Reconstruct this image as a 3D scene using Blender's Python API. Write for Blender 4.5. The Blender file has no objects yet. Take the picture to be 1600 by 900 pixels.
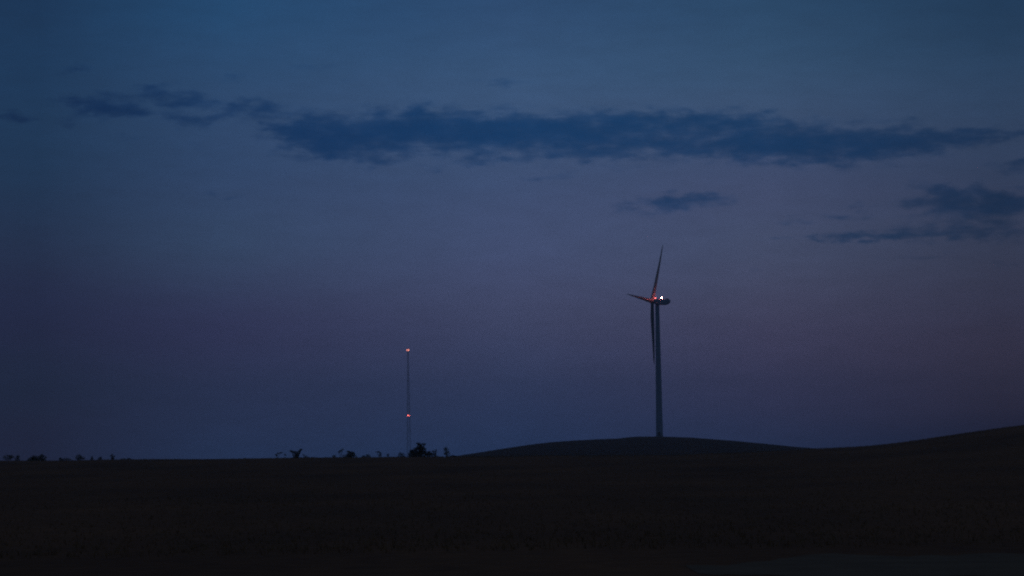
import bpy, bmesh, math, random
from math import sin, cos, tan, pi, radians, atan2, sqrt, exp
from mathutils import Vector, Matrix, noise

scene = bpy.context.scene
C = scene.collection

# ------------------------------------------------------------------ camera
F = 3778.0                       # focal length in photo pixels (85 mm on 36 mm)
K = F / 2222.0
PITCH = math.atan(278.0 / F)
ROLL = radians(-0.76)
HC = 1.75                        # eye height
RC = Matrix.Rotation(pi/2 + PITCH, 3, 'X') @ Matrix.Rotation(ROLL, 3, 'Z')
cam_d = bpy.data.cameras.new('camera')
cam_d.lens = 85.0; cam_d.sensor_width = 36.0
cam_d.clip_start = 0.1; cam_d.clip_end = 20000
cam = bpy.data.objects.new('camera', cam_d); C.objects.link(cam)
cam.location = (0, 0, HC)
cam.rotation_euler = RC.to_euler()
scene.camera = cam

def ray(x, y):                   # direction of a photo pixel
    return (RC @ Vector(((x - 800) / F, -(y - 450) / F, -1))).normalized()
def azel(x, y):
    d = ray(x, y)
    return atan2(d.x, d.y), math.atan2(d.z, math.hypot(d.x, d.y))

# ------------------------------------------------------------------ render look
scene.render.engine = 'CYCLES'
scene.view_settings.view_transform = 'Standard'
scene.view_settings.look = 'None'
scene.view_settings.exposure = 0.0
scene.view_settings.gamma = 1.0
scene.view_settings.use_curve_mapping = False
scene.cycles.use_denoising = False
scene.cycles.max_bounces = 4
scene.cycles.volume_bounces = 1
scene.cycles.use_adaptive_sampling = False
scene.cycles.sample_clamp_direct = 0
scene.cycles.sample_clamp_indirect = 2.0
scene.render.dither_intensity = 1.0
scene.cycles.filter_width = 2.1       # the photograph's slightly soft long lens

# ------------------------------------------------------------------ world: dusk sky
def s2l(c):
    c = c / 255.0
    return c / 12.92 if c <= 0.04045 else ((c + 0.055) / 1.055) ** 2.4

world = bpy.data.worlds.new('World'); scene.world = world
world.use_nodes = True
nt = world.node_tree; nt.nodes.clear()
N = nt.nodes; LK = nt.links.new
def nd(t, **k):
    n = N.new(t)
    for a, b in k.items(): setattr(n, a, b)
    return n
def mth(op, a, b=None, c=None, clamp=False):
    n = nd('ShaderNodeMath', operation=op, use_clamp=clamp)
    for i, v in enumerate((a, b, c)):
        if v is None: continue
        if isinstance(v, (int, float)): n.inputs[i].default_value = v
        else: LK(v, n.inputs[i])
    return n.outputs[0]
def vec(op, a, b=None, out=0):
    n = nd('ShaderNodeVectorMath', operation=op)
    for i, v in enumerate((a, b)):
        if v is None: continue
        if isinstance(v, tuple): n.inputs[i].default_value = v
        else: LK(v, n.inputs[i])
    return n.outputs[out]
tc = nd('ShaderNodeTexCoord')
sp = nd('ShaderNodeSeparateXYZ'); LK(tc.outputs['Generated'], sp.inputs[0])
AZ = mth('ARCTAN2', sp.outputs[0], sp.outputs[1])
EL = mth('ARCSINE', sp.outputs[2])
DEG = 180 / pi
azd = mth('MULTIPLY', AZ, DEG); eld = mth('MULTIPLY', EL, DEG)

# colours of the dusk sky by compass direction (columns) and height (rows)
COLS = [60, 350, 800, 1200, 1560]
ROWS = [20, 130, 280, 400, 500, 600, 700]
SKY = [
 [(30,55,86),(38,72,109),(48,76,112),(45,73,104),(36,60,88)],
 [(32,57,88),(45,72,107),(57,83,118),(55,79,110),(45,66,94)],
 [(34,54,82),(49,69,102),(61,78,112),(63,75,106),(50,62,88)],
 [(37,48,74),(51,66,95),(65,76,109),(65,73,100),(52,58,80)],
 [(36,42,68),(47,53,83),(60,67,97),(61,63,89),(50,51,72)],
 [(33,40,63),(40,49,77),(46,56,86),(48,52,79),(42,43,63)],
 [(31,37,60),(35,48,77),(36,50,81),(38,47,75),(34,37,58)],
]
CAL = [[[0.642, 0.96, 1.059], [0.821, 1.082, 1.139], [0.925, 1.056, 1.111], [0.897, 1.06, 1.11], [0.708, 0.961, 1.045]], [[0.642, 0.986, 1.094], [0.929, 1.087, 1.15], [1.04, 1.131, 1.176], [1.017, 1.11, 1.156], [0.882, 1.039, 1.115]], [[0.632, 0.979, 1.122], [0.978, 1.125, 1.216], [1.096, 1.172, 1.243], [1.102, 1.152, 1.227], [0.962, 1.056, 1.169]], [[0.7, 0.953, 1.17], [1.074, 1.242, 1.34], [1.231, 1.289, 1.38], [1.244, 1.299, 1.378], [1.035, 1.098, 1.227]], [[0.684, 0.898, 1.247], [1.144, 1.203, 1.434], [1.393, 1.446, 1.561], [1.421, 1.402, 1.52], [1.234, 1.203, 1.371]], [[0.783, 1.163, 1.425], [1.488, 1.63, 1.874], [1.768, 1.921, 2.113], [1.914, 1.82, 1.992], [1.725, 1.413, 1.502]], [[1.296, 1.21, 1.396], [1.684, 1.911, 2.083], [1.579, 1.948, 2.16], [1.451, 1.669, 1.893], [0.37, 0.508, 0.883]]]
#CAL#
ramps = []
EL0, EL1 = -1.0, 20.0
for ci, cx in enumerate(COLS):
    r = nd('ShaderNodeValToRGB'); cr = r.color_ramp; cr.interpolation = 'CARDINAL'
    pts = []
    for ri, y in enumerate(ROWS):
        e = azel(cx, y)[1] * DEG
        col = [s2l(v) for v in SKY[ri][ci]]
        if CAL: col = [max(0.0005, a * b) for a, b in zip(col, CAL[ri][ci])]
        pts.append((e, col))
    top = pts[0][1]
    pts.append((15.0, [top[0]*.75, top[1]*.85, top[2]*.9]))
    pts.append((20.0, [top[0]*.6, top[1]*.75, top[2]*.85]))
    pts.append((-0.8, list(pts[len(ROWS)-1][1])))
    pts.sort(key=lambda t: t[0])
    while len(cr.elements) < len(pts): cr.elements.new(0.5)
    for el_, (e, col) in zip(cr.elements, pts): el_.position = min(1, max(0, (e - EL0) / (EL1 - EL0)))
    for el_, (e, col) in zip(cr.elements, pts): el_.color = (*col, 1)
    # gentle waviness so the bands are not ruled lines
    ramps.append(r)
wn = nd('ShaderNodeTexNoise'); wn.noise_dimensions = '2D'
wn.inputs['Scale'].default_value = 1.0; wn.inputs['Detail'].default_value = 5; wn.inputs['Roughness'].default_value = 0.55
cxy = nd('ShaderNodeCombineXYZ'); LK(mth('MULTIPLY', azd, 0.16*K), cxy.inputs[0]); LK(mth('MULTIPLY', eld, 0.75*K), cxy.inputs[1])
LK(cxy.outputs[0], wn.inputs['Vector'])
wav = mth('MULTIPLY', mth('SUBTRACT', wn.outputs['Fac'], 0.5), 0.7/K)
elw = mth('ADD', eld, wav)
pos = mth('DIVIDE', mth('SUBTRACT', elw, EL0), EL1 - EL0, clamp=True)
for r in ramps: LK(pos, r.inputs[0])
cur = ramps[0].outputs[0]
for i in range(1, 5):
    a0 = azel(COLS[i-1], 400)[0]*DEG; a1 = azel(COLS[i], 400)[0]*DEG
    mr = nd('ShaderNodeMapRange', interpolation_type='LINEAR'); mr.clamp = True
    LK(azd, mr.inputs['Value']); mr.inputs['From Min'].default_value = a0; mr.inputs['From Max'].default_value = a1
    mx = nd('ShaderNodeMix', data_type='RGBA'); LK(mr.outputs[0], mx.inputs['Factor'])
    LK(cur, mx.inputs[6]); LK(ramps[i].outputs[0], mx.inputs[7]); cur = mx.outputs[2]

# thin mottling of high haze
mn = nd('ShaderNodeTexNoise'); mn.noise_dimensions = '2D'
mn.inputs['Detail'].default_value = 8; mn.inputs['Roughness'].default_value = 0.62; mn.inputs['Scale'].default_value = 1.0
c2 = nd('ShaderNodeCombineXYZ'); LK(mth('MULTIPLY', azd, 0.45*K), c2.inputs[0]); LK(mth('MULTIPLY', eld, 1.7*K), c2.inputs[1]); c2.inputs[2].default_value = 3
LK(c2.outputs[0], mn.inputs['Vector'])
mott = mth('ADD', mth('MULTIPLY', mth('SUBTRACT', mn.outputs['Fac'], 0.5), 0.22), 1.0)
vm = nd('ShaderNodeVectorMath', operation='SCALE'); LK(cur, vm.inputs[0]); LK(mott, vm.inputs['Scale'])
cur = vm.outputs[0]

# clouds: soft lens shaped banks (photo x, y, half width, half height, strength)
CL = [
 (438,203,34,9,.9),(492,203,52,25,1.35),(530,222,62,24,1.1),(520,240,38,10,.6),(585,212,60,26,1.1),(640,196,52,22,1.2),(685,205,70,27,1.2),
 (660,176,30,6,.45),(745,210,60,24,1.2),(800,205,62,24,1.3),(850,205,50,20,1.0),(905,215,50,24,1.0),
 (960,198,80,21,1.35),(1060,190,90,14,1.2),(1150,195,70,16,1.0),(1010,225,110,15,.75),(1110,232,100,14,1.0),
 (1200,222,70,24,1.3),(1270,228,70,22,1.2),(1350,222,72,23,1.3),(1410,224,60,20,1.1),(1480,220,55,14,.75),(1555,209,60,8,.9),
 (890,243,70,7,.55),(765,252,46,6,.5),(975,246,24,4,.4),(670,264,22,4,.3),(865,278,34,9,.3),(810,153,50,7,.0),
 (150,164,44,13,.9),(196,173,48,10,.75),(120,158,34,8,.4),(250,147,42,13,.8),(290,160,34,9,.65),(336,184,36,9,.5),(290,192,28,9,.6),(398,166,38,11,.85),(410,178,24,8,.4),
 (14,182,32,9,.6),(104,192,18,8,.35),(130,108,40,7,.3),(365,124,36,9,.25),(320,152,30,6,.3),(210,214,36,5,.22),(305,226,18,6,.22),
 (1060,314,52,9,.75),(1100,307,34,6,.55),(1000,317,36,5,.35),(1050,326,44,8,.3),
 (1480,300,40,10,.7),(1510,318,66,19,1.35),(1570,320,50,16,1.0),(1430,318,30,10,.35),(1610,320,50,14,.6),
 (1350,370,78,6,.6),(1450,366,100,9,.5),(1560,362,90,13,.55),(1320,337,40,5,.42),(1352,322,18,5,.3),
 (1578,258,34,9,.5),(1600,262,30,8,.3),(1440,283,26,7,.25),(1440,402,70,5,.26),(1580,412,36,7,.32),(1385,372,70,4,.3),
 (780,129,56,5,.32),(488,106,40,7,.25),(335,303,30,4,.42),(1180,420,60,5,.12), (1010,330,60,7,.22), (1130,316,26,5,.3), (1250,345,60,6,.2), (220,182,60,8,.3), (350,170,40,9,.3), (600,252,60,7,.3), (1300,250,80,6,.25), (1490,348,90,8,.25), (1240,372,60,4,.3), (950,262,90,6,.15),(560,126,60,7,.12),
]
wx = nd('ShaderNodeTexNoise'); wx.noise_dimensions = '2D'; wx.inputs['Detail'].default_value = 4; wx.inputs['Roughness'].default_value = 0.5; wx.inputs['Scale'].default_value = 1.0
c3 = nd('ShaderNodeCombineXYZ'); LK(mth('MULTIPLY', azd, 1.05*K), c3.inputs[0]); LK(mth('MULTIPLY', eld, 2.4*K), c3.inputs[1]); c3.inputs[2].default_value = 9
LK(c3.outputs[0], wx.inputs['Vector'])
woff = vec('MULTIPLY', vec('SUBTRACT', wx.outputs['Color'], (.5, .5, .5)), (1.9/K, .62/K, 0))
uv0 = nd('ShaderNodeCombineXYZ'); LK(azd, uv0.inputs[0]); LK(eld, uv0.inputs[1])
UV = vec('ADD', uv0.outputs[0], woff)
tot = None
pxdeg = DEG / F
for (x, y, rx_, ry_, amp) in CL:
    if amp <= 0: continue
    amp = amp*1.4 if amp < .95 else amp*1.1
    a, e = azel(x, y); a *= DEG; e *= DEG
    rx_ *= pxdeg * 1.02; ry_ *= pxdeg * 1.1
    d = vec('SUBTRACT', UV, (a, e, 0))
    d = vec('MULTIPLY', d, (1/rx_, 1/ry_, 0))
    q = vec('DOT_PRODUCT', d, d, out=1)
    g = mth('MULTIPLY', mth('EXPONENT', mth('MULTIPLY', q, -1.0)), amp)
    tot = g if tot is None else mth('ADD', tot, g)
fn = nd('ShaderNodeTexNoise'); fn.noise_dimensions = '2D'; fn.inputs['Detail'].default_value = 4.5; fn.inputs['Roughness'].default_value = 0.5; fn.inputs['Scale'].default_value = 1.0
c4 = nd('ShaderNodeCombineXYZ'); LK(mth('MULTIPLY', azd, 1.0*K), c4.inputs[0]); LK(mth('MULTIPLY', eld, 2.9*K), c4.inputs[1]); c4.inputs[2].default_value = 1
LK(c4.outputs[0], fn.inputs['Vector'])
fld = mth('ADD', tot, mth('MULTIPLY', mth('MULTIPLY', mth('SUBTRACT', fn.outputs['Fac'], 0.5), 2.7), mth('MINIMUM', mth('MULTIPLY', tot, 1.6), 1.0)))
CLOUD = 0.98
thick = mth('MAXIMUM', mth('SUBTRACT', fld, 0.10), 0.0)            # optical depth of the cloud
mask = mth('MULTIPLY', mth('SUBTRACT', 1.0, mth('EXPONENT', mth('MULTIPLY', mth('POWER', thick, 1.35), -0.95))), CLOUD)
# cloud colour: the sky behind it, cut hardest in red
cc = vec('MULTIPLY', cur, (.0, .43, .69))
mx = nd('ShaderNodeMix', data_type='RGBA'); LK(mask, mx.inputs['Factor']); LK(cur, mx.inputs[6]); LK(cc, mx.inputs[7])
cur = mx.outputs[2]
# away from the afterglow the dome is darker
dm = nd('ShaderNodeMapRange', interpolation_type='SMOOTHSTEP'); LK(mth('ABSOLUTE', azd), dm.inputs['Value'])
dm.inputs['From Min'].default_value = 22; dm.inputs['From Max'].default_value = 120
dm.inputs['To Min'].default_value = 1.0; dm.inputs['To Max'].default_value = 0.45
vs = nd('ShaderNodeVectorMath', operation='SCALE'); LK(cur, vs.inputs[0]); LK(dm.outputs[0], vs.inputs['Scale'])
# overhead the last light is more neutral than in the blue belt near the horizon
zm = nd('ShaderNodeMapRange', interpolation_type='SMOOTHSTEP'); LK(eld, zm.inputs['Value'])
zm.inputs['From Min'].default_value = 20; zm.inputs['From Max'].default_value = 48
zx = nd('ShaderNodeMix', data_type='RGBA'); LK(zm.outputs[0], zx.inputs['Factor']); LK(vs.outputs[0], zx.inputs[6]); zx.inputs[7].default_value = (.036, .044, .058, 1)
bg = nd('ShaderNodeBackground'); LK(zx.outputs[2], bg.inputs[0]); bg.inputs[1].default_value = 1.0
sky = nd('ShaderNodeTexSky', sky_type='NISHITA'); sky.sun_disc = False
SUN_EL, SUN_AZ = radians(-4.0), radians(14.0)
sky.sun_elevation = SUN_EL; sky.sun_rotation = SUN_AZ
bg2 = nd('ShaderNodeBackground'); LK(sky.outputs[0], bg2.inputs[0]); bg2.inputs[1].default_value = 0.05
ad = nd('ShaderNodeAddShader'); LK(bg.outputs[0], ad.inputs[0]); LK(bg2.outputs[0], ad.inputs[1])
wo = nd('ShaderNodeOutputWorld'); LK(ad.outputs[0], wo.inputs[0])
world.cycles.sampling_method = 'MANUAL'; world.cycles.sample_map_resolution = 512

# the sun has set: only a whisper of warm afterglow from low beyond the hill
sl = bpy.data.lights.new('afterglow_sun', 'SUN'); sl.energy = 0.004; sl.angle = radians(15); sl.color = (1, .72, .66)
so = bpy.data.objects.new('afterglow_sun', sl); C.objects.link(so)
so.rotation_euler = Vector((sin(SUN_AZ), cos(SUN_AZ), 0.12)).to_track_quat('Z', 'Y').to_euler()

# ------------------------------------------------------------------ helpers
def mat(name, col, rough=0.8, noise_scale=None, col2=None, detail=6, metal=0.0, bump=None, spec=0.3):
    m = bpy.data.materials.new(name); m.use_nodes = True
    t = m.node_tree; b = t.nodes['Principled BSDF']
    b.inputs['Roughness'].default_value = rough; b.inputs['Metallic'].default_value = metal
    b.inputs['Specular IOR Level'].default_value = spec
    b.inputs['Base Color'].default_value = (*col, 1)
    if noise_scale:
        tcx = t.nodes.new('ShaderNodeTexCoord')
        n = t.nodes.new('ShaderNodeTexNoise'); n.inputs['Scale'].default_value = noise_scale; n.inputs['Detail'].default_value = detail
        t.links.new(tcx.outputs['Object'], n.inputs['Vector'])
        r = t.nodes.new('ShaderNodeValToRGB'); r.color_ramp.elements[0].position = .3; r.color_ramp.elements[1].position = .7
        r.color_ramp.elements[0].color = (*col, 1); r.color_ramp.elements[1].color = (*(col2 or col), 1)
        t.links.new(n.outputs['Fac'], r.inputs[0]); t.links.new(r.outputs[0], b.inputs['Base Color'])
        if bump:
            bp = t.nodes.new('ShaderNodeBump'); bp.inputs['Strength'].default_value = bump
            t.links.new(n.outputs['Fac'], bp.inputs['Height']); t.links.new(bp.outputs[0], b.inputs['Normal'])
    return m
def emit(name, col, s):
    m = bpy.data.materials.new(name); m.use_nodes = True; t = m.node_tree; t.nodes.clear()
    e = t.nodes.new('ShaderNodeEmission'); e.inputs[0].default_value = (*col, 1); e.inputs[1].default_value = s
    o = t.nodes.new('ShaderNodeOutputMaterial'); t.links.new(e.outputs[0], o.inputs[0]); return m

def mesh_obj(name, verts, faces, m, parent=None, smooth=False):
    me = bpy.data.meshes.new(name); me.from_pydata(verts, [], faces); me.update()
    if smooth: me.polygons.foreach_set('use_smooth', [True]*len(me.polygons))
    me.materials.append(m)
    o = bpy.data.objects.new(name, me); C.objects.link(o)
    if parent: o.parent = parent
    return o
def tag(o, label=None, cat=None, group=None, kind=None):
    if label: o['label'] = label
    if cat: o['category'] = cat
    if group: o['group'] = group
    if kind: o['kind'] = kind
    return o
def empty(name, loc, rz=0):
    o = bpy.data.objects.new(name, None); C.objects.link(o); o.location = loc; o.rotation_euler = (0, 0, rz); return o

class MB:
    def __init__(s): s.v = []; s.f = []
    def tube(s, p, q, r0, r1=None, n=6, cap=True):
        p = Vector(p); q = Vector(q); r1 = r0 if r1 is None else r1
        d = (q - p).normalized(); a = d.orthogonal().normalized(); b = d.cross(a); k = len(s.v)
        for (c, r) in ((p, r0), (q, r1)):
            for i in range(n):
                t = 2*pi*i/n; s.v.append(c + a*cos(t)*r + b*sin(t)*r)
        for i in range(n):
            j = (i+1) % n; s.f.append((k+i, k+j, k+n+j, k+n+i))
        if cap: s.f.append(tuple(k+i for i in range(n))[::-1]); s.f.append(tuple(k+n+i for i in range(n)))
    def loft(s, rings, cap=True):
        k = len(s.v); n = len(rings[0])
        for r in rings: s.v.extend(Vector(p) for p in r)
        for a in range(len(rings)-1):
            for i in range(n):
                j = (i+1) % n; s.f.append((k+a*n+i, k+a*n+j, k+(a+1)*n+j, k+(a+1)*n+i))
        if cap:
            s.f.append(tuple(k+i for i in range(n))[::-1]); s.f.append(tuple(k+(len(rings)-1)*n+i for i in range(n)))
    def box(s, c, d, M=None):
        k = len(s.v); c = Vector(c)
        for x in (-1, 1):
            for y in (-1, 1):
                for z in (-1, 1):
                    p = Vector((x*d[0]/2, y*d[1]/2, z*d[2]/2)); p = M @ p if M else p; s.v.append(c+p)
        for f in ((0,1,3,2),(4,6,7,5),(0,4,5,1),(2,3,7,6),(0,2,6,4),(1,5,7,3)): s.f.append(tuple(k+i for i in f))
    def ball(s, c, r, nu=14, nv=8, sc=(1,1,1)):
        k = len(s.v); c = Vector(c)
        s.v.append(c+Vector((0,0,r*sc[2])))
        for a in range(1, nv):
            t = pi*a/nv
            for b in range(nu):
                p = 2*pi*b/nu; s.v.append(c+Vector((sin(t)*cos(p)*r*sc[0], sin(t)*sin(p)*r*sc[1], cos(t)*r*sc[2])))
        s.v.append(c-Vector((0,0,r*sc[2]))); last = len(s.v)-1
        for b in range(nu):
            s.f.append((k, k+1+b, k+1+(b+1)%nu)); o = k+1+(nv-2)*nu; s.f.append((last, o+(b+1)%nu, o+b))
        for a in range(nv-2):
            for b in range(nu):
                o = k+1+a*nu; s.f.append((o+b, o+nu+b, o+nu+(b+1)%nu, o+(b+1)%nu))
    def build(s, name, m, parent=None, smooth=False): return mesh_obj(name, s.v, s.f, m, parent, smooth)

# ------------------------------------------------------------------ terrain
def prof(pts):
    a = [azel(x, y) for x, y in pts]
    def f(az):
        if az <= a[0][0]: return a[0][1]
        for (a0, e0), (a1, e1) in zip(a, a[1:]):
            if az <= a1:
                t = (az-a0)/(a1-a0); return e0 + (e1-e0)*t
        return a[-1][1]
    return f
def smoothprof(pts):
    f = prof(pts)
    tab = {}
    def g(az):
        w = radians(0.28/K); return (f(az-w) + 2*f(az-w/2) + 2*f(az) + 2*f(az+w/2) + f(az+w))/8
    return g
near_p = smoothprof([(-400,716),(0,721),(100,721),(200,719),(320,718),(480,716),(600,715),(690,714.5),(780,714),(900,713),(1050,712),(1150,709),(1230,704.5),(1280,701.5),(1310,700.5),(1345,698.5),(1400,693),(1440,687.5),(1490,680),(1540,673),(1600,664.5),(1720,652),(2000,640)])
hill_p = smoothprof([(-400,735),(300,735),(600,727),(680,718),(720,711.5),(755,706),(790,700.5),(820,696),(860,691),(900,688),(950,685.7),(972,685),(984,682.6),(1031,682),(1075,683.5),(1130,687.5),(1160,690),(1200,694),(1250,698.8),(1290,702),(1340,708),(1500,712),(2000,716)])
far_p = prof([(-400,738),(600,728),(640,722),(900,722),(2000,712)])
D1, D2 = 262.0*K, 860.0*K
R0, RV, R3 = 62.0, 420.0*K, 1500.0*K
def cosl(t): t = min(1, max(0, t)); return (1-cos(pi*t))/2
cache = {}
def azpar(az):
    k = round(az*20000)
    if k in cache: return cache[k]
    lim = radians(20); a = max(-lim, min(lim, az))
    z1 = HC + D1*tan(near_p(a)); z2 = HC + D2*tan(hill_p(a)); z3 = HC + R3*tan(far_p(a))
    fade = cosl((pi-abs(az))/(pi-lim)) if abs(az) > lim else 1
    r = (z1*fade, z2*fade, z3*fade)
    # peaks of the elevation angle sit a little before the crest: trim to match
    if abs(az) < radians(16):
        for _ in range(3):
            e1 = max((base_z(rr, r)-HC)/rr for rr in range(260, 500, 6)); t1 = tan(near_p(a))
            e2 = max((base_z(rr, r)-HC)/rr for rr in range(1200, 1500, 12)); t2 = tan(hill_p(a))
            r = (r[0]+(t1-e1)*D1*.9, r[1]+(t2-e2)*D2*.9, r[2])
    cache[k] = r
    return r
def base_z(r, p):
    z1, z2, z3 = p
    v = min(z1, z2) - 2.5
    if r <= R0: return 0.0
    if r <= D1: return z1*cosl((r-R0)/(D1-R0))
    if r <= RV: return z1 + (v-z1)*cosl((r-D1)/(RV-D1))
    if r <= D2: return v + (z2-v)*cosl((r-RV)/(D2-RV))
    if r <= R3: return z2 + (z3-z2)*cosl((r-D2)/(R3-D2))
    return z3
def ground_z(x, y):
    r = math.hypot(x, y); az = atan2(x, y)
    z = base_z(r, azpar(az))
    if r > R0:
        z += 0.14*min(1, (r-R0)/90)*noise.noise((x*.11, y*.07, 1.3)) + 0.06*min(1,(r-R0)/90)*noise.noise((x*.45, y*.2, 5))
    return z

M_ground = mat('dry_grass_soil', (.115,.056,.023), .95, 1.3, (.185,.093,.038), detail=14, bump=.8, spec=.1)
def dim_far_hill(m):              # far hill's colour darkened to offset the light scattered by the haze
    t = m.node_tree; b = t.nodes['Principled BSDF']; src = b.inputs['Base Color'].links[0].from_socket
    tc_ = t.nodes.new('ShaderNodeTexCoord'); s_ = t.nodes.new('ShaderNodeSeparateXYZ'); t.links.new(tc_.outputs['Object'], s_.inputs[0])
    r_ = t.nodes.new('ShaderNodeMapRange'); r_.inputs['From Min'].default_value = 640; r_.inputs['From Max'].default_value = 760
    t.links.new(s_.outputs[1], r_.inputs['Value'])
    x_ = t.nodes.new('ShaderNodeMix'); x_.data_type = 'RGBA'; t.links.new(r_.outputs[0], x_.inputs['Factor'])
    mu = t.nodes.new('ShaderNodeMix'); mu.data_type = 'RGBA'; mu.blend_type = 'MULTIPLY'; mu.inputs['Factor'].default_value = 1
    t.links.new(src, mu.inputs[6]); mu.inputs[7].default_value = (.42, .36, .26, 1)
    t.links.new(src, x_.inputs[6]); t.links.new(mu.outputs[2], x_.inputs[7]); t.links.new(x_.outputs[2], b.inputs['Base Color'])
def patchy(m):                    # broad patches of thinner and thicker stubble
    t = m.node_tree; b = t.nodes['Principled BSDF']; src = b.inputs['Base Color'].links[0].from_socket
    tc_ = t.nodes.new('ShaderNodeTexCoord'); mp = t.nodes.new('ShaderNodeMapping'); mp.inputs['Scale'].default_value = (.09, .035, .1)
    n_ = t.nodes.new('ShaderNodeTexNoise'); n_.inputs['Scale'].default_value = 1; n_.inputs['Detail'].default_value = 7
    t.links.new(tc_.outputs['Object'], mp.inputs[0]); t.links.new(mp.outputs[0], n_.inputs['Vector'])
    r_ = t.nodes.new('ShaderNodeMapRange'); r_.inputs['From Min'].default_value = .3; r_.inputs['From Max'].default_value = .7
    r_.inputs['To Min'].default_value = .68; r_.inputs['To Max'].default_value = 1.3; t.links.new(n_.outputs['Fac'], r_.inputs['Value'])
    v_ = t.nodes.new('ShaderNodeVectorMath'); v_.operation = 'SCALE'; t.links.new(src, v_.inputs[0]); t.links.new(r_.outputs[0], v_.inputs['Scale'])
    t.links.new(v_.outputs[0], b.inputs['Base Color'])
patchy(M_ground)
dim_far_hill(M_ground)
azs = [radians(-180 + 3*i) for i in range(0, 55)]
azs += [radians(-15 + 0.055*i) for i in range(int(30/0.055)+1)]
azs += [radians(18 + 3*i) for i in range(0, 54)]
rs = [0.6, 3, 8, 14, 20, 26, 32, 38, 44, 50, 56, 62]
r = 62
while r < 500: r += 7 if r < 380 else 4; rs.append(r)
while r < 1200: r += 30; rs.append(r)
while r < 1500: r += 10; rs.append(r)
while r < 4200: r *= 1.12; rs.append(r)
gv = [(0, 0, 0)]; gf = []
na = len(azs)
for r in rs:
    for a in azs:
        x, y = r*sin(a), r*cos(a); gv.append((x, y, ground_z(x, y)))
for j in range(na):
    k = (j+1) % na; gf.append((0, 1+k, 1+j))
    for i in range(len(rs)-1):
        b = 1+i*na; gf.append((b+j, b+k, b+na+k, b+na+j))
g = mesh_obj('ground', gv, gf, M_ground, smooth=True); tag(g, kind='structure')

# dirt track that crosses the near corner of the field (flat ground there)
M_track = mat('pale_dirt', (.125,.095,.062), .95, 0.9, (.18,.14,.095), detail=10, bump=.3, spec=.1)
tv = []; tf = []
for i in range(301):
    t = i/300; x = 2.9 + 44*t; yc = 40.0 + 3.4*sin(t*1.5)*1.3
    jl = 2.2*noise.fractal((x*.5, 3, 0), 1, 2, 5); jr = 2.6*noise.fractal((x*.45, 9, 0), 1, 2, 5)
    wd = 4.6*min(1, t*14+.15)
    for k in range(5):
        u = k/4; tv.append((x, yc - wd + 2*wd*u + (jl if k == 0 else jr if k == 4 else 0), .006))
for i in range(300):
    for k in range(4): a = i*5+k; tf.append((a, a+5, a+6, a+1))
tag(mesh_obj('dirt_track', tv, tf, M_track), kind='structure')

# ------------------------------------------------------------------ grass (stuff)
random.seed(5)
M_grass = mat('grass_blade', (.24,.155,.08), .9, 3.0, (.40,.26,.14), spec=.1)
v = []; f = []
def tuft(x, y, z, h, n, w):
    for _ in range(n):
        a = random.uniform(0, 2*pi); l = random.uniform(.05, .5)*h; hh = h*random.uniform(.55, 1.1)
        bx = x + random.uniform(-.12, .12)*h*2; by = y + random.uniform(-.12, .12)*h*2; k = len(v)
        v.extend([(bx-w*sin(a), by+w*cos(a), z-.03), (bx+w*sin(a), by-w*cos(a), z-.03), (bx+l*cos(a)*.4, by+l*sin(a)*.4, z+hh*.6), (bx+l*cos(a), by+l*sin(a), z+hh)])
        f.extend([(k, k+1, k+2), (k, k+2, k+3)] if False else [(k, k+1, k+2), (k+1, k+3, k+2)])
for _ in range(15000):
    a = radians(random.uniform(-13, 13)); r = 50 * 8**random.random()
    x, y = r*sin(a), r*cos(a)
    p = noise.noise((x*.05, y*.03, 2))
    tuft(x, y, ground_z(x, y), .10 + .10*max(0, p), 3, .008 + r*.00006)
for _ in range(14000):
    a = radians(random.uniform(-13, 13)); r = random.uniform(400, 455)
    x, y = r*sin(a), r*cos(a); p = noise.noise((x*.06, y*.03, 7))
    tuft(x, y, ground_z(x, y), (.15 + .2*max(0, p)), 3, .05)
tag(mesh_obj('grass', v, f, M_grass), 'short dry grass covering the dark field up to its crest', 'grass', kind='stuff')

# ------------------------------------------------------------------ wind turbine
M_tower = mat('turbine_paint', (.42,.57,.78), .45, .15, (.48,.63,.83))  # light grey paint, with the blue of the haze put into its colour
M_blade = mat('blade_paint', (.36,.39,.43), .4, .2, (.44,.47,.51))
M_conc = mat('concrete', (.25,.24,.22), .9, 1.5, (.33,.32,.3))
M_dark = mat('dark_metal', (.03,.03,.035), .5, 2, (.05,.05,.055), metal=.6)
M_red = emit('red_beacon_bright', (1, .15, .13), 210.0)
M_red2 = emit('red_beacon_dim', (1, .14, .13), 8.0)

azT = azel(1030.6, 682)[0]
TX, TY = D2*sin(azT), D2*cos(azT)
ZB = ground_z(TX, TY) - .3
YAW, TILT, CONE, BL, TH0 = .358, .081, .037, 42.9, 1.532
d = ray(1019.0, 470.8)
HUB = Vector((d.x, d.y, d.z)) * (D2 / math.hypot(d.x, d.y)); HUB.z += HC
root = empty('wind_turbine', (TX, TY, ZB))
tag(root, 'tall three-bladed wind turbine with red lamps on its nacelle, standing on the low hill', 'wind turbine')
ax = Vector((-cos(YAW)*cos(TILT), sin(YAW)*cos(TILT), sin(TILT)))      # rotor axis, pointing out of the nose
un = Vector((-sin(YAW), -cos(YAW), 0))
up = ax.cross(un); up = up if up.z > 0 else -up
O = Vector((TX, TY, ZB)); H = HUB - O
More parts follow.
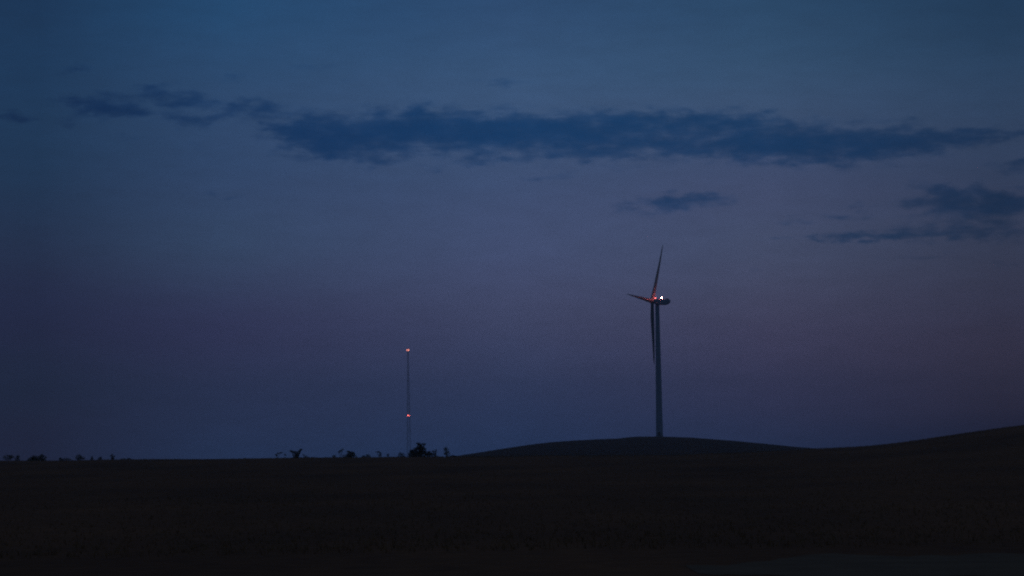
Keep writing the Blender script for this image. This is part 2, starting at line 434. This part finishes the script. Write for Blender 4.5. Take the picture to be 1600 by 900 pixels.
# tower axis under the nacelle: 4.6 m behind the hub along the axis, standing at 0,0
topz = H.z - 1.9
mb = MB(); rings = []
for i in range(25):
    t = i/24; r = 2.12 - .92*t**1.1
    rings.append([(r*cos(2*pi*k/32), r*sin(2*pi*k/32), t*topz) for k in range(32)])
mb.loft(rings); mb.build('tower', M_tower, root, True)
for zz in (.27, .54, .8):
    mb = MB(); mb.loft([[((2.12-.92*zz**1.1+.05)*cos(2*pi*k/32), (2.12-.92*zz**1.1+.05)*sin(2*pi*k/32), zz*topz+q) for k in range(32)] for q in (-.1, .1)])
    mb.build('tower_flange', M_tower, root)
mb = MB(); mb.loft([[(5.2*cos(2*pi*k/24), 5.2*sin(2*pi*k/24), q) for k in range(24)] for q in (-.6, .42)]); mb.build('foundation', M_conc, root)
dr = MB(); dr.box((-.3, -2.1, 2.3), (1.1, .22, 2.3)); door = dr.build('door', M_dark, root)
hb = MB(); hb.box((.1, -2.24, 2.2), (.05, .07, .3)); hb.build('handle', M_conc, door)
# nacelle frame: x forward along axis, y sideways, z up
Mn = Matrix((ax, un, up)).transposed()
Nc = Vector((0, 0, H.z)) ; Nc = H - ax*0.0
def npt(x, y, z): return H + Mn @ Vector((x, y, z))
def sect(x, hw, zt, zb, ch):      # rounded box cross section
    pts = []
    n = 5
    for (sx, sz) in ((1, 1), (-1, 1), (-1, -1), (1, -1)):
        cy = sx*(hw-ch); cz = (zt-ch) if sz > 0 else (zb+ch)
        a0 = {(1,1):0, (-1,1):pi/2, (-1,-1):pi, (1,-1):3*pi/2}[(sx, sz)]
        for i in range(n):
            t = a0 + (pi/2)*i/(n-1); pts.append(npt(x, cy+ch*cos(t), cz+ch*sin(t)))
    return pts
mb = MB()
mb.loft([sect(-1.5, 1.25, 1.15, -1.35, .8), sect(-2.4, 1.55, 1.45, -1.75, .6), sect(-4.5, 1.7, 1.6, -1.95, .45), sect(-8.2, 1.7, 1.6, -1.9, .4),
         sect(-9.9, 1.65, 1.6, -1.3, .4), sect(-10.9, 1.5, 1.55, -.4, .35), sect(-11.15, 1.3, 1.35, .0, .3)])
mb.build('nacelle', M_tower, root, True)
mb = MB(); tt = npt(-4.0, 0, -1.8)
mb.tube((0, 0, topz-.4), (0, 0, topz+.9), 1.32, 1.4, 24); mb.build('yaw_ring', M_dark, root)
mb = MB()   # spinner and nose
rr = [(-1.45, 1.2), (-.9, 1.42), (0, 1.5), (.8, 1.38), (1.5, 1.0), (2.0, .5), (2.2, .06)]
mb.loft([[npt(x, q*cos(2*pi*k/24), q*sin(2*pi*k/24)) for k in range(24)] for x, q in rr]); mb.build('hub', M_blade, root, True)
mb = MB(); mb.box(npt(-9.4, 0, 1.85), (1.4, 2.2, .5), Mn); mb.build('cooler', M_dark, root)
mb = MB(); mb.tube(npt(-10.4, .6, 1.5), npt(-10.4, .6, 3.0), .05); mb.tube(npt(-10.4, .35, 2.9), npt(-10.4, .85, 2.9), .04); mb.build('wind_vane', M_dark, root)
def blade(th):
    rad = cos(th)*up + sin(th)*un
    rad = (rad*cos(CONE) + ax*sin(CONE)).normalized()
    tang = ax.cross(rad).normalized(); nrm = rad.cross(tang)
    mb = MB(); rings = []
    sec = [(.8,1.9,1.6,0),(2.0,1.9,1.6,0),(4,2.0,1.5,.2),(6.5,2.15,1.5,.6),(9,2.25,1.4,.8),(13,2.2,1.25,1),(19,1.95,1.1,1),(26,1.55,.85,1),(33,1.2,.58,1),(39,.85,.34,1),(41.8,.5,.16,1),(42.9,.12,.03,1)]
    for (s, ch, th_, af) in sec:
        tw = radians(60 - 4*min(1, s/40))
        cd = tang*cos(tw) + nrm*sin(tw); td = rad.cross(cd)
        bend = ax*(0.9*(s/BL)**2 - .0)
        ring = []
        for k in range(20):
            t = 2*pi*k/20; x = cos(t)*.5; y = sin(t)*.5
            x = x + af*.18                                   # pitch axis near the leading edge
            taper = 1 - af*.75*max(0, (x-.1)/.6) if x > .1 else 1
            ring.append(H + rad*s + bend + cd*ch*x + td*th_*1.65*y*taper)
        rings.append(ring)
    mb.loft(rings); return mb.build('blade', M_blade, root, True)
for k in range(3):
    blade(TH0 + k*2*pi/3)
def beacon(x, y, z, r, m, name='beacon_lamp'):
    mb = MB(); p = npt(x, y, z); mb.ball(p, r, 16, 10, (1, 1, 1.1)); lamp = mb.build(name, m, root, True)
    b2 = MB(); b2.tube(p - up*(r+.35), p - up*(r*.75), .22, .28, 12); b2.build('lamp_base', M_dark, lamp)
beacon(-6.0, .5, 2.4, .33, M_red)
beacon(-2.2, .9, 1.95, .3, M_red2)

# ------------------------------------------------------------------ lattice mast far beyond the field
DM = 2295.0
azM = azel(639, 712)[0]; MX, MY = DM*sin(azM), DM*cos(azM); MZ = ground_z(MX, MY)
dtop = ray(637.2, 543); HT = dtop.z/math.hypot(dtop.x, dtop.y)*DM + HC - MZ
mast = empty('radio_mast', (MX, MY, MZ))
tag(mast, 'thin lattice radio mast with red lamps at its tip and middle, behind the bushes', 'radio mast')
M_steel = mat('galvanised_steel', (.22,.25,.28), .5, 1, (.30,.33,.36), metal=.2)
HL = HT - 3.5
def mr_(z): return 1.75*(1-z/HL)**1.1 + .5
def corner(k, z):
    a = pi/2*k + pi/4 + .3; r = mr_(z); return Vector((r*cos(a)*1.1, r*sin(a)*1.1, z))
nb = 34; zs = [HL*(i/nb)**.95 for i in range(nb+1)]
for k in range(4):
    mb = MB()
    for a, b in zip(zs, zs[1:]): mb.tube(corner(k, a), corner(k, b), .085, n=5)
    mb.build('leg', M_steel, mast)
mb = MB()
for a, b in zip(zs, zs[1:]):
    for k in range(4):
        mb.tube(corner(k, a), corner((k+1) % 4, b), .04, n=4); mb.tube(corner((k+1) % 4, a), corner(k, b), .04, n=4); mb.tube(corner(k, b), corner((k+1) % 4, b), .04, n=4)
mb.build('bracing', M_steel, mast)
mb = MB(); mb.tube((0, 0, HL-1), (0, 0, HT), .16, .1); mb.build('antenna', M_steel, mast)
M_m1 = emit('mast_lamp_top', (1, .30, .20), 3.4)
M_m2 = emit('mast_lamp_middle', (1, .15, .12), 11.0)
for (zz, off, rr_, m_, sx) in ((HL+1.0, .62, .55, M_m1, .62), (HL+1.0, -.75, .5, M_m1, .62), (HT*.405, .55, .31, M_m2, 1), (HT*.405, -.6, .31, M_m2, 1)):
    mb = MB(); mb.ball((off, -mr_(min(zz, HL))*.8-.4, zz), rr_, 12, 8); lp = mb.build('lamp', m_, mast, True)
    b2 = MB(); b2.box((off*.8, -mr_(min(zz, HL))*.4, zz-rr_-.06), (.3, mr_(min(zz, HL))*.8+.8, .1)); b2.build('bracket', M_steel, lp)

# ------------------------------------------------------------------ plants on the crest
M_leaf = mat('dark_foliage', (.06,.062,.03), .8, 1.2, (.09,.095,.045), spec=.15)
M_stem = mat('plant_stem', (.05,.042,.03), .9, 3, (.075,.065,.045), spec=.1)
rnd = random.Random(11)
GRP = 'bushes and tall weeds along the crest of the field'
def plant(name, label, cat, px, D, clumps, by=None, leaf=.13, dens=1.0, stems=True, trunk=.05):
    """clumps in photo pixels relative to the foot: (x, y above foot, half width, half height)"""
    D *= K; az = azel(px, 716)[0]; X, Y = D*sin(az), D*cos(az); Z = ground_z(X, Y) - .05
    if by is not None:
        d = ray(px, by); zz = d.z/math.hypot(d.x, d.y)*D + HC; lift = zz - Z
    else: lift = 0
    s = D/F; o = empty(name, (X, Y, Z), -az)
    tag(o, label, cat, GRP)
    fv = []; ff = []; sb = MB()
    for (cx, cy, rx_, ry_) in clumps:
        cx_, cz_, rx2, rz2 = cx*s, cy*s + lift, rx_*s, ry_*s
        dy = rnd.uniform(-.3, .3)*rx2
        n = int(60*dens*max(.4, rx2*rz2*6/(leaf*leaf*55)))
        n = min(n, 1400)
        for _ in range(n):
            while True:
                p = Vector((rnd.uniform(-1, 1), rnd.uniform(-1, 1), rnd.uniform(-1, 1)))
                if p.length < 1 and (p.length > .35 or rnd.random() < .5): break
            c = Vector((cx_ + p.x*rx2, dy + p.y*rx2*.8, cz_ + p.z*rz2))
            if c.z < .02: c.z = rnd.uniform(.02, .2)
            a = Vector((rnd.gauss(0,1), rnd.gauss(0,1), rnd.gauss(0,.6))).normalized(); b = a.orthogonal().normalized()
            q = Matrix.Rotation(rnd.uniform(0, 2*pi), 3, a) @ b
            L = leaf*rnd.uniform(.6, 1.5); k = len(fv)
            fv.extend([c - a*L, c - q*L*.4, c + a*L, c + q*L*.4]); ff.append((k, k+1, k+2, k+3))
        if stems:
            foot = Vector((cx_*.25, 0, -.1)); mid = Vector((cx_*.7, dy*.5, cz_*.6)); tip = Vector((cx_, dy, cz_ + rz2*.3))
            sb.tube(foot, mid, trunk, trunk*.75, 5); sb.tube(mid, tip, trunk*.75, trunk*.4, 5)
            for _ in range(4):
                e = Vector((cx_ + rnd.uniform(-.8,.8)*rx2, dy + rnd.uniform(-.6,.6)*rx2, cz_ + rnd.uniform(-.2,.8)*rz2)); sb.tube(mid.lerp(tip, rnd.uniform(.2, .9)), e, trunk*.35, trunk*.15, 4)
    mesh_obj('foliage', fv, ff, M_leaf, o)
    if stems: sb.build('stem' if cat != 'tree' else 'trunk', M_stem, o)
    return o
P = plant
# left end of the field
P('bush', 'faint low bush at the far left edge of the horizon', 'bush', 12, 330, [(0,3,8,4),(5,4,5,3)], by=718)
P('bush', 'small narrow bush just left of the broad rounded bush on the left horizon', 'bush', 27, 262, [(0,4,4,6),(1,8,3,2)])
P('bush', 'broad rounded bush with twin bumps, largest on the left horizon', 'bush', 58, 260, [(-6,3,9,4),(-5,6,4,4),(6,5,9,4),(7,8,4,3),(0,2,15,3)], dens=1.3)
P('bush', 'low flat-topped bush between the broad rounded bush and the spiky weed', 'bush', 101, 262, [(-5,3,4,4),(3,3,7,3),(-7,5,2,1.5)])
P('bush', 'faint bluish bush in the dip left of the spiky weed', 'bush', 123, 420, [(0,4,6,5),(3,3,7,3)], by=719, leaf=.2)
P('weed', 'small pointed weed standing left of the spiky weed, farther from it', 'plant', 144, 262, [(0,3,3,3.5),(0,6,1.5,2)])
P('weed', 'small round-headed weed close to the left of the spiky weed', 'plant', 156, 262, [(0,3,4,3),(1,6,2.5,2)])
P('weed', 'spiky upright weed, tallest plant on the left horizon', 'plant', 175.5, 260, [(0,4,2.2,4),(0,9,1.3,2.5),(2.5,7,1.5,.8),(-2.5,8,1.5,.8),(2,3.5,2,.8)], dens=1.5, leaf=.1)
P('bush', 'long low hummock bush right of the spiky weed', 'bush', 196, 262, [(0,2,10,2),(5,3,4,1.5)])
P('weed', 'tiny weed tuft alone between the left and middle plants', 'plant', 383, 261, [(0,1.5,3,1.5)])
# middle cluster
P('weed', 'thin weed with a one-sided head leaning right, first of the middle plants', 'plant', 431, 258, [(1,6,2.6,2.6),(4,8.5,3,1.5),(8,9.5,3,1)], leaf=.11, trunk=.035)
P('weed', 'small lone-headed weed between the leaning weed and the forked one', 'plant', 445.5, 258, [(0,6,1.8,2)], leaf=.1, trunk=.035)
P('shrub', 'dark flat-topped shrub with two spreading arms and a thick stem', 'shrub', 462.5, 256, [(-7,12,3.5,1.3),(-2,10,4.5,2),(3,9,3,3),(6,12,2.5,2),(8,14,1.8,1.2),(0,4,3.5,5),(0,1,6,2)], dens=1.6, trunk=.12)
P('weed', 'low weed with a slanting head right of the forked flat-topped shrub', 'plant', 476, 258, [(-2,6,2.5,1.3),(2,4,3.5,1.2),(3,1.5,5,1.5)], leaf=.11)
P('weed', 'low tuft at the left foot of the mound with the drooping crown', 'plant', 522, 262, [(0,4,3,2),(1,1.5,5,1.5)], leaf=.1)
P('weed', 'slender weed with an upswept head beside the mound', 'plant', 532, 259, [(-2,10,2.3,1.6),(1,12,3,2),(3,14,1.8,1)], leaf=.11, trunk=.035)
P('shrub', 'mound-shaped shrub with a drooping flat crown', 'shrub', 546, 257, [(0,3,13,3.5),(2,6,8,3),(-2,10.5,3.5,1.1),(3,9,4,1.5),(6,8.3,2,1.5)], dens=1.4, trunk=.09)
P('bush', 'low bush with a flat lid-like top between the mound and the hooked plant', 'bush', 572, 262, [(-3,2,5,2.5),(4,2,4,2),(3,5,4,1.2)])
P('weed', 'faint tall weed with a hooked tip', 'plant', 593, 330, [(-3,9,4,1.2),(1,7,2.5,2.5),(1,3,2.5,3.5)], by=715, leaf=.15)
P('weed', 'small dark hooded weed right of the hooked one', 'plant', 606, 258, [(0,5,2,2),(0,2.5,1.2,2.5)], leaf=.1, dens=1.4)
P('bush', 'squat blocky bush left of the biggest bush', 'bush', 627, 300, [(-2,5,3.5,3.5),(3,4,3.5,3),(0,1.5,7,2)], by=715)
P('bush', 'biggest bush on the horizon, with a flat ragged crown, beside the radio mast', 'bush', 657, 250,
  [(0,4,20,5),(-12,5,8,5),(-5,9,11,5),(-13,10,4,3),(3,12,7,6),(-1,16,6,4),(0,20,6,2.2),(6,21,4,1.2),(-4,22,3,1.2),(11,6,7,4),(-8,13,5,3)], dens=1.5, leaf=.15, trunk=.12)
P('shrub', 'open leafy shrub leaning right beside the biggest bush', 'shrub', 678, 256, [(-4,6,3,2),(-1,9,2.5,3),(2,7,2.5,4),(3,12,1.5,2),(1,3,5,3),(-7,10,2.5,1.2)], dens=.8)
P('tree', 'faint bluish tree farthest away, right of the biggest bush', 'tree', 697.5, 950, [(0,8,4.5,5),(-1,12,3.2,3),(1,4,5.5,4)], by=713, leaf=.45, trunk=.2)
P('weed', 'low ragged weeds where the field meets the foot of the turbine hill', 'plant', 706, 262, [(-6,2,5,2),(1,3,5,2),(6,2,4,2)], leaf=.1)

# ------------------------------------------------------------------ evening haze
M_h = bpy.data.materials.new('evening_haze'); M_h.use_nodes = True; t = M_h.node_tree; t.nodes.clear()
pv = t.nodes.new('ShaderNodeVolumePrincipled'); pv.inputs['Density'].default_value = 0.00022; pv.inputs['Color'].default_value = (.72,.84,1,1); pv.inputs['Anisotropy'].default_value = 0.25
om = t.nodes.new('ShaderNodeOutputMaterial'); t.links.new(pv.outputs[0], om.inputs['Volume'])
zlow = min(p[2] for p in gv) - 1.0
mb = MB(); mb.box((0, 0, (zlow+170)/2), (9800, 9800, 170-zlow))
hz = mb.build('haze', M_h); tag(hz, 'thin bluish evening haze over the fields', 'haze', kind='stuff')
